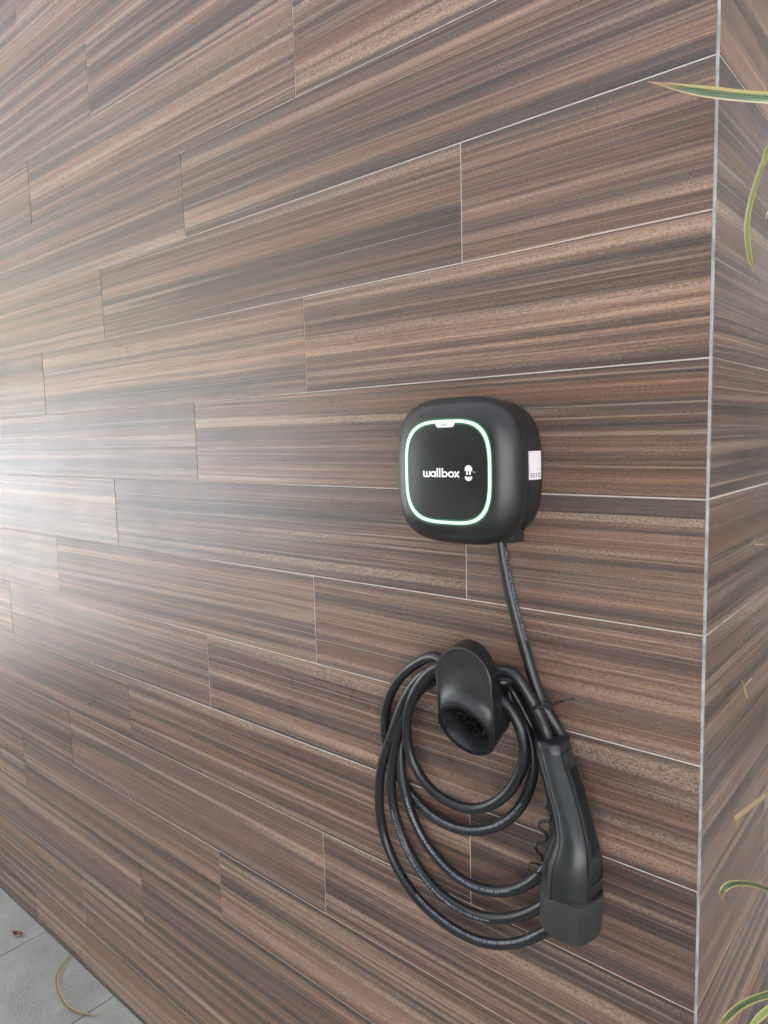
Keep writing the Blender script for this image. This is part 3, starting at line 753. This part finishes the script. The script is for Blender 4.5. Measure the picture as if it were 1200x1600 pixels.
def plant(base, height, crowns, label, seed, keyleaves):
    rd = random.Random(seed)
    t = thing('strap_leaf_plant', label, 'plant', base, 'strap-leaved plants beside the wall'); O = t.location.copy()
    top = Vector((base[0] + .03, base[1] + .02, height))
    sp_ = catmull([Vector(base), Vector((base[0] - .015, base[1], height * .5)), top], 8)
    link('stem', tube('stem', sp_, [.016 - .006 * i / len(sp_) for i in range(len(sp_))], 10, O), M['bark'], t)
    for cz in crowns:
        cpt = sp_[min(len(sp_) - 1, int(cz / height * (len(sp_) - 1)))]
        for q in range(11):
            az = R(rd.uniform(-75, 80)); ln = rd.uniform(.28, .45); el = R(rd.uniform(15, 75)); w = rd.uniform(.014, .022)
            dirh = Vector((math.cos(az), math.sin(az), 0)); p = cpt.copy(); v = dirh * math.cos(el) + Vector((0, 0, math.sin(el))); pts = [p.copy()]
            for s in range(9):
                p = p + v * (ln / 9); v = (v + Vector((0, 0, -.16))).normalized(); pts.append(p.copy())
            link('leaf', leaf_mesh('leaf', pts, strap(w), .3, O), M['leaf'], t)
    for (pts, w, mat, face, tip, lab) in keyleaves:
        pp = relax(catmull(pts, 7), 2)
        o = link('leaf', leaf_mesh('leaf', pp, strap(w, tip), .28, O, face=face), M[mat], t)
        if lab: o['label'] = lab
    return t
tocam = (CAM - Vector((0.05, 0, 1.2))).normalized()
b1 = Vector((0.36, 0.05, 1.78)); b2 = Vector((0.40, .10, 1.60)); b3 = Vector((0.36, .05, 0.95)); b4 = Vector((.40, .05, .72))
k1 = [([Vector((.39, .02, 1.78)), Vector((.27, -.03, 1.86)), W(1262, 158, .045), W(1200, 157, .050), W(1140, 152, .055), W(1085, 144, .058), W(1045, 135, .060), W(1011, 127.5, .061)], .0205, 'leaf', (tocam + Vector((0, 0, .5))).normalized(), .62, 'long variegated leaf reaching left across the corner trim'),
      ([Vector((.39, .03, 1.79)), Vector((.25, .10, 1.86)), Vector((.12, .13, 1.84)), WR(1205, 226, .030), WR(1194, 252, .022), WR(1180, 290, .016), WR(1170, 330, .012), WR(1167, 360, .011), WR(1171, 400, .009), WR(1177, 422, .008), WR(1189, 448, .006)], .0062, 'leaf_pale', tocam, .80, None),
      ([Vector((.39, .03, 1.77)), Vector((.25, .10, 1.80)), WR(1225, 318, .05), WR(1203, 336, .04), WR(1195, 342, .036)], .012, 'leaf', tocam, .6, None)]
k2 = [([Vector((.39, .05, 1.02)), Vector((.28, .06, 1.10)), Vector((.15, .09, 1.10)), WR(1206, 1237, .035), WR(1185, 1250, .028), WR(1163, 1268, .020), WR(1150, 1278, .015), WR(1149, 1288, .013), WR(1150, 1294, .012)], .0055, 'leaf_dry', tocam, .75, None),
      ([Vector((.39, .05, 1.00)), Vector((.28, .05, 1.04)), Vector((.17, .06, 1.01)), WR(1215, 1391, .045), WR(1180, 1382, .035), WR(1155, 1379, .028), WR(1138, 1383, .022), WR(1129, 1391, .018), WR(1128, 1402, .016), WR(1136, 1412, .014)], .0085, 'leaf', tocam, .70, 'arched variegated leaf with curled tip'),
      ([Vector((.39, .05, .82)), Vector((.27, .05, .90)), Vector((.15, .02, .92)), W(1205, 1552, .000), W(1180, 1560, .005), W(1158, 1571, .010), W(1140, 1586, .014), W(1126, 1603, .016), W(1112, 1640, .018)], .0085, 'leaf', tocam, .75, None),
      ([Vector((.39, .05, .80)), Vector((.26, .04, .90)), W(1260, 1545, .02), W(1200, 1578, .03), W(1178, 1598, .035), W(1150, 1640, .04)], .008, 'leaf_pale', tocam, .7, None),
      ([Vector((.37, .12, 1.36)), Vector((.20, .16, 1.42)), WR(1210, 850, .03), WR(1196, 850.5, .008), WR(1179, 850, .004), WR(1177, 848, .003), WR(1183, 838, .003)], .0022, 'leaf_dry', tocam, .8, None),
      ([Vector((.37, .12, 1.28)), Vector((.20, .16, 1.30)), WR(1215, 1027, .03), WR(1197, 1025, .010)], .004, 'leaf_dry', tocam, .6, None)]
plant((0.38, 0.02, 0.02), 1.78, (1.35, 1.78), 'taller yellow-edged strap-leaf plant whose leaf crosses the corner at top right', 5, k1)
plant((0.40, 0.08, 0.02), 1.42, (.82, 1.02, 1.42), 'lower strap-leaf plant with arched leaves reaching in at bottom right', 9, k2)
# dry scraps caught on the wall and lying on the paving
dg = thing('dry_grass_scrap', 'tiny dry grass scrap caught on the side wall near mid height', 'dry grass', WR(1164, 1075, .002)); O = dg.location.copy()
for pts in ([(1158, 1062), (1163, 1072), (1165, 1085), (1171, 1094)], [(1165, 1071), (1171, 1064), (1175, 1058)], [(1164, 1076), (1167, 1085), (1168, 1091)]):
    pp = catmull([WR(a, b, .003 + .004 * i / 3) for i, (a, b) in enumerate(pts)], 4)
    link('blade', leaf_mesh('blade', pp, strap(.0020), .2, O, face=tocam), M['leaf_dry'], dg)
pts = [WG(113, 1490, .003), WG(104, 1502, .005), WG(93, 1516, .009), WG(89, 1535, .012), WG(94, 1555, .012), WG(105, 1572, .010), WG(122, 1582, .006), WG(140, 1586, .004), WG(161, 1586.5, .003)]
o0 = WG(93, 1535, 0)
gb = link('dry_straw', leaf_mesh('dry_straw', relax(catmull(pts, 6), 2), strap(.0075, .8), .5, o0, face=Vector((0, 0, 1))), M['leaf_dry'], None, o0)
tag(gb, 'curved dry straw-coloured grass blade lying on the grey paving', 'dry grass')
o0 = WG(28, 1461, .002); V = []; Fc = []
rr = random.Random(4); n = 7
for i in range(n):
    for k in range(5):
        u = i / (n - 1) * 2 - 1; v = k / 4 * 2 - 1; w = .010 * (1 - u * u * .85)
        V.append(Vector((u * .018, v * w, .002 + .006 * u * u + .004 * v * v + rr.uniform(-.001, .001))))
for i in range(n - 1):
    for k in range(4): Fc.append((i * 5 + k, i * 5 + k + 1, i * 5 + 6 + k, i * 5 + 5 + k))
M['brown'] = simple('brown_dead_leaf', (0.17, 0.085, 0.045), 0.55, nscale=90, namp=0.6)
dl = link('dead_leaf', mesh('dead_leaf', V, Fc, True), M['brown'], None, o0); dl.rotation_euler = (0, 0, .5)
md = dl.modifiers.new('thick', 'SOLIDIFY'); md.thickness = .0008
tag(dl, 'small curled brown dead leaf on the paving at bottom left', 'leaf')

# ------------------------------------------------------------------ across the drive: unseen walls, house and dark hedge added for their reflections
bw = link('added_boundary_wall', box_mesh('added_boundary_wall', -32, -5.5, -5.2, -5.0, -.01, 2.3, .01), M['render'])  # added out of view as the bright source of the left glare
tag(bw, 'added unseen pale wall to the left that makes the glare on the tiles', 'wall')
bw = link('added_highlight_wall', box_mesh('added_highlight_wall', 1.0, 18, -5.2, -5.0, -.01, 3.0, .01), M['house'])  # added out of view to put highlights on charger edge and plug
tag(bw, 'added unseen white wall to the right that makes highlights on the plastic', 'wall')
nh = thing('added_haze_house', 'added unseen cream house to the left that makes the beige haze on the tiles', 'house', (-20, -8.0, 0)); O = nh.location.copy()  # added out of view for a beige haze at upper left
link('wall', box_mesh('wall', -12, 12.5, -5, 0, 0, 6.6), M['cream'], nh)
rfm = mesh('roof', [(-12.6, .6, 6.6), (13.1, .6, 6.6), (13.1, -5.6, 6.6), (-12.6, -5.6, 6.6), (-9, -2.5, 8.4), (9.5, -2.5, 8.4)], [(0, 1, 5, 4), (1, 2, 5), (2, 3, 4, 5), (3, 0, 4), (3, 2, 1, 0)])
link('roof', rfm, M['bark'], nh)
for wx in (-9, -3.5, 2, 7.5):
    w_ = link('window', box_mesh('window', -.75, .75, 0, .06, 0, 1.3), M['render'], nh, (wx, 0, 4.3)); link('pane', box_mesh('pane', -.65, .65, .06, .075, .1, 1.2), M['gloss'], w_)
rr = random.Random(12); V, Fc = [], []
for i in range(7000):
    x = rr.uniform(-32, -5); hgt = 3.0 + .6 * math.sin(x * 1.3) + .5 * math.sin(x * .47 + 1)
    c = Vector((x, -6.1 + rr.gauss(0, .35), rr.uniform(.3, hgt))); a = Vector((rr.gauss(0, 1), rr.gauss(0, 1), rr.gauss(0, 1))).normalized(); b_ = a.orthogonal().normalized() * .15; c2 = a.cross(b_).normalized() * .10
    i0 = len(V); V += [c - b_ - c2, c + b_ - c2, c + b_ + c2, c - b_ + c2]; Fc.append((i0, i0 + 1, i0 + 2, i0 + 3))
hd = link('hedge', mesh('hedge', V, Fc), M['hedge']); hd['kind'] = 'stuff'
V, Fc = [], []
for i in range(7000):
    c = Vector((rr.uniform(-5.6, 0.9), -5.5 + rr.gauss(0, .3), rr.uniform(.02, 3.4 + .2 * math.sin(i)))); a = Vector((rr.gauss(0, 1), rr.gauss(0, 1), rr.gauss(0, 1))).normalized(); b_ = a.orthogonal().normalized() * .12; c2 = a.cross(b_).normalized() * .07
    i0 = len(V); V += [c - b_ - c2, c + b_ - c2, c + b_ + c2, c - b_ + c2]; Fc.append((i0, i0 + 1, i0 + 2, i0 + 3))
for i in range(5000):
    c = Vector((rr.uniform(.25, 3.2), rr.uniform(2.3, 3.2), rr.uniform(.05, 5.0 + .3 * math.sin(i)))); a = Vector((rr.gauss(0, 1), rr.gauss(0, 1), rr.gauss(0, 1))).normalized(); b_ = a.orthogonal().normalized() * .09; c2 = a.cross(b_).normalized() * .05
    i0 = len(V); V += [c - b_ - c2, c + b_ - c2, c + b_ + c2, c - b_ + c2]; Fc.append((i0, i0 + 1, i0 + 2, i0 + 3))
h2 = link('hedge', mesh('added_dark_hedge', V, Fc), M['added_dark_hedge']); h2['kind'] = 'stuff'  # added out of view to darken reflections in plastic and side wall
tag(h2, 'added unseen dark hedge in front and behind the plants that darkens reflections', 'hedge')
tag(hd, 'tall green hedge behind the boundary wall across the drive', 'hedge')
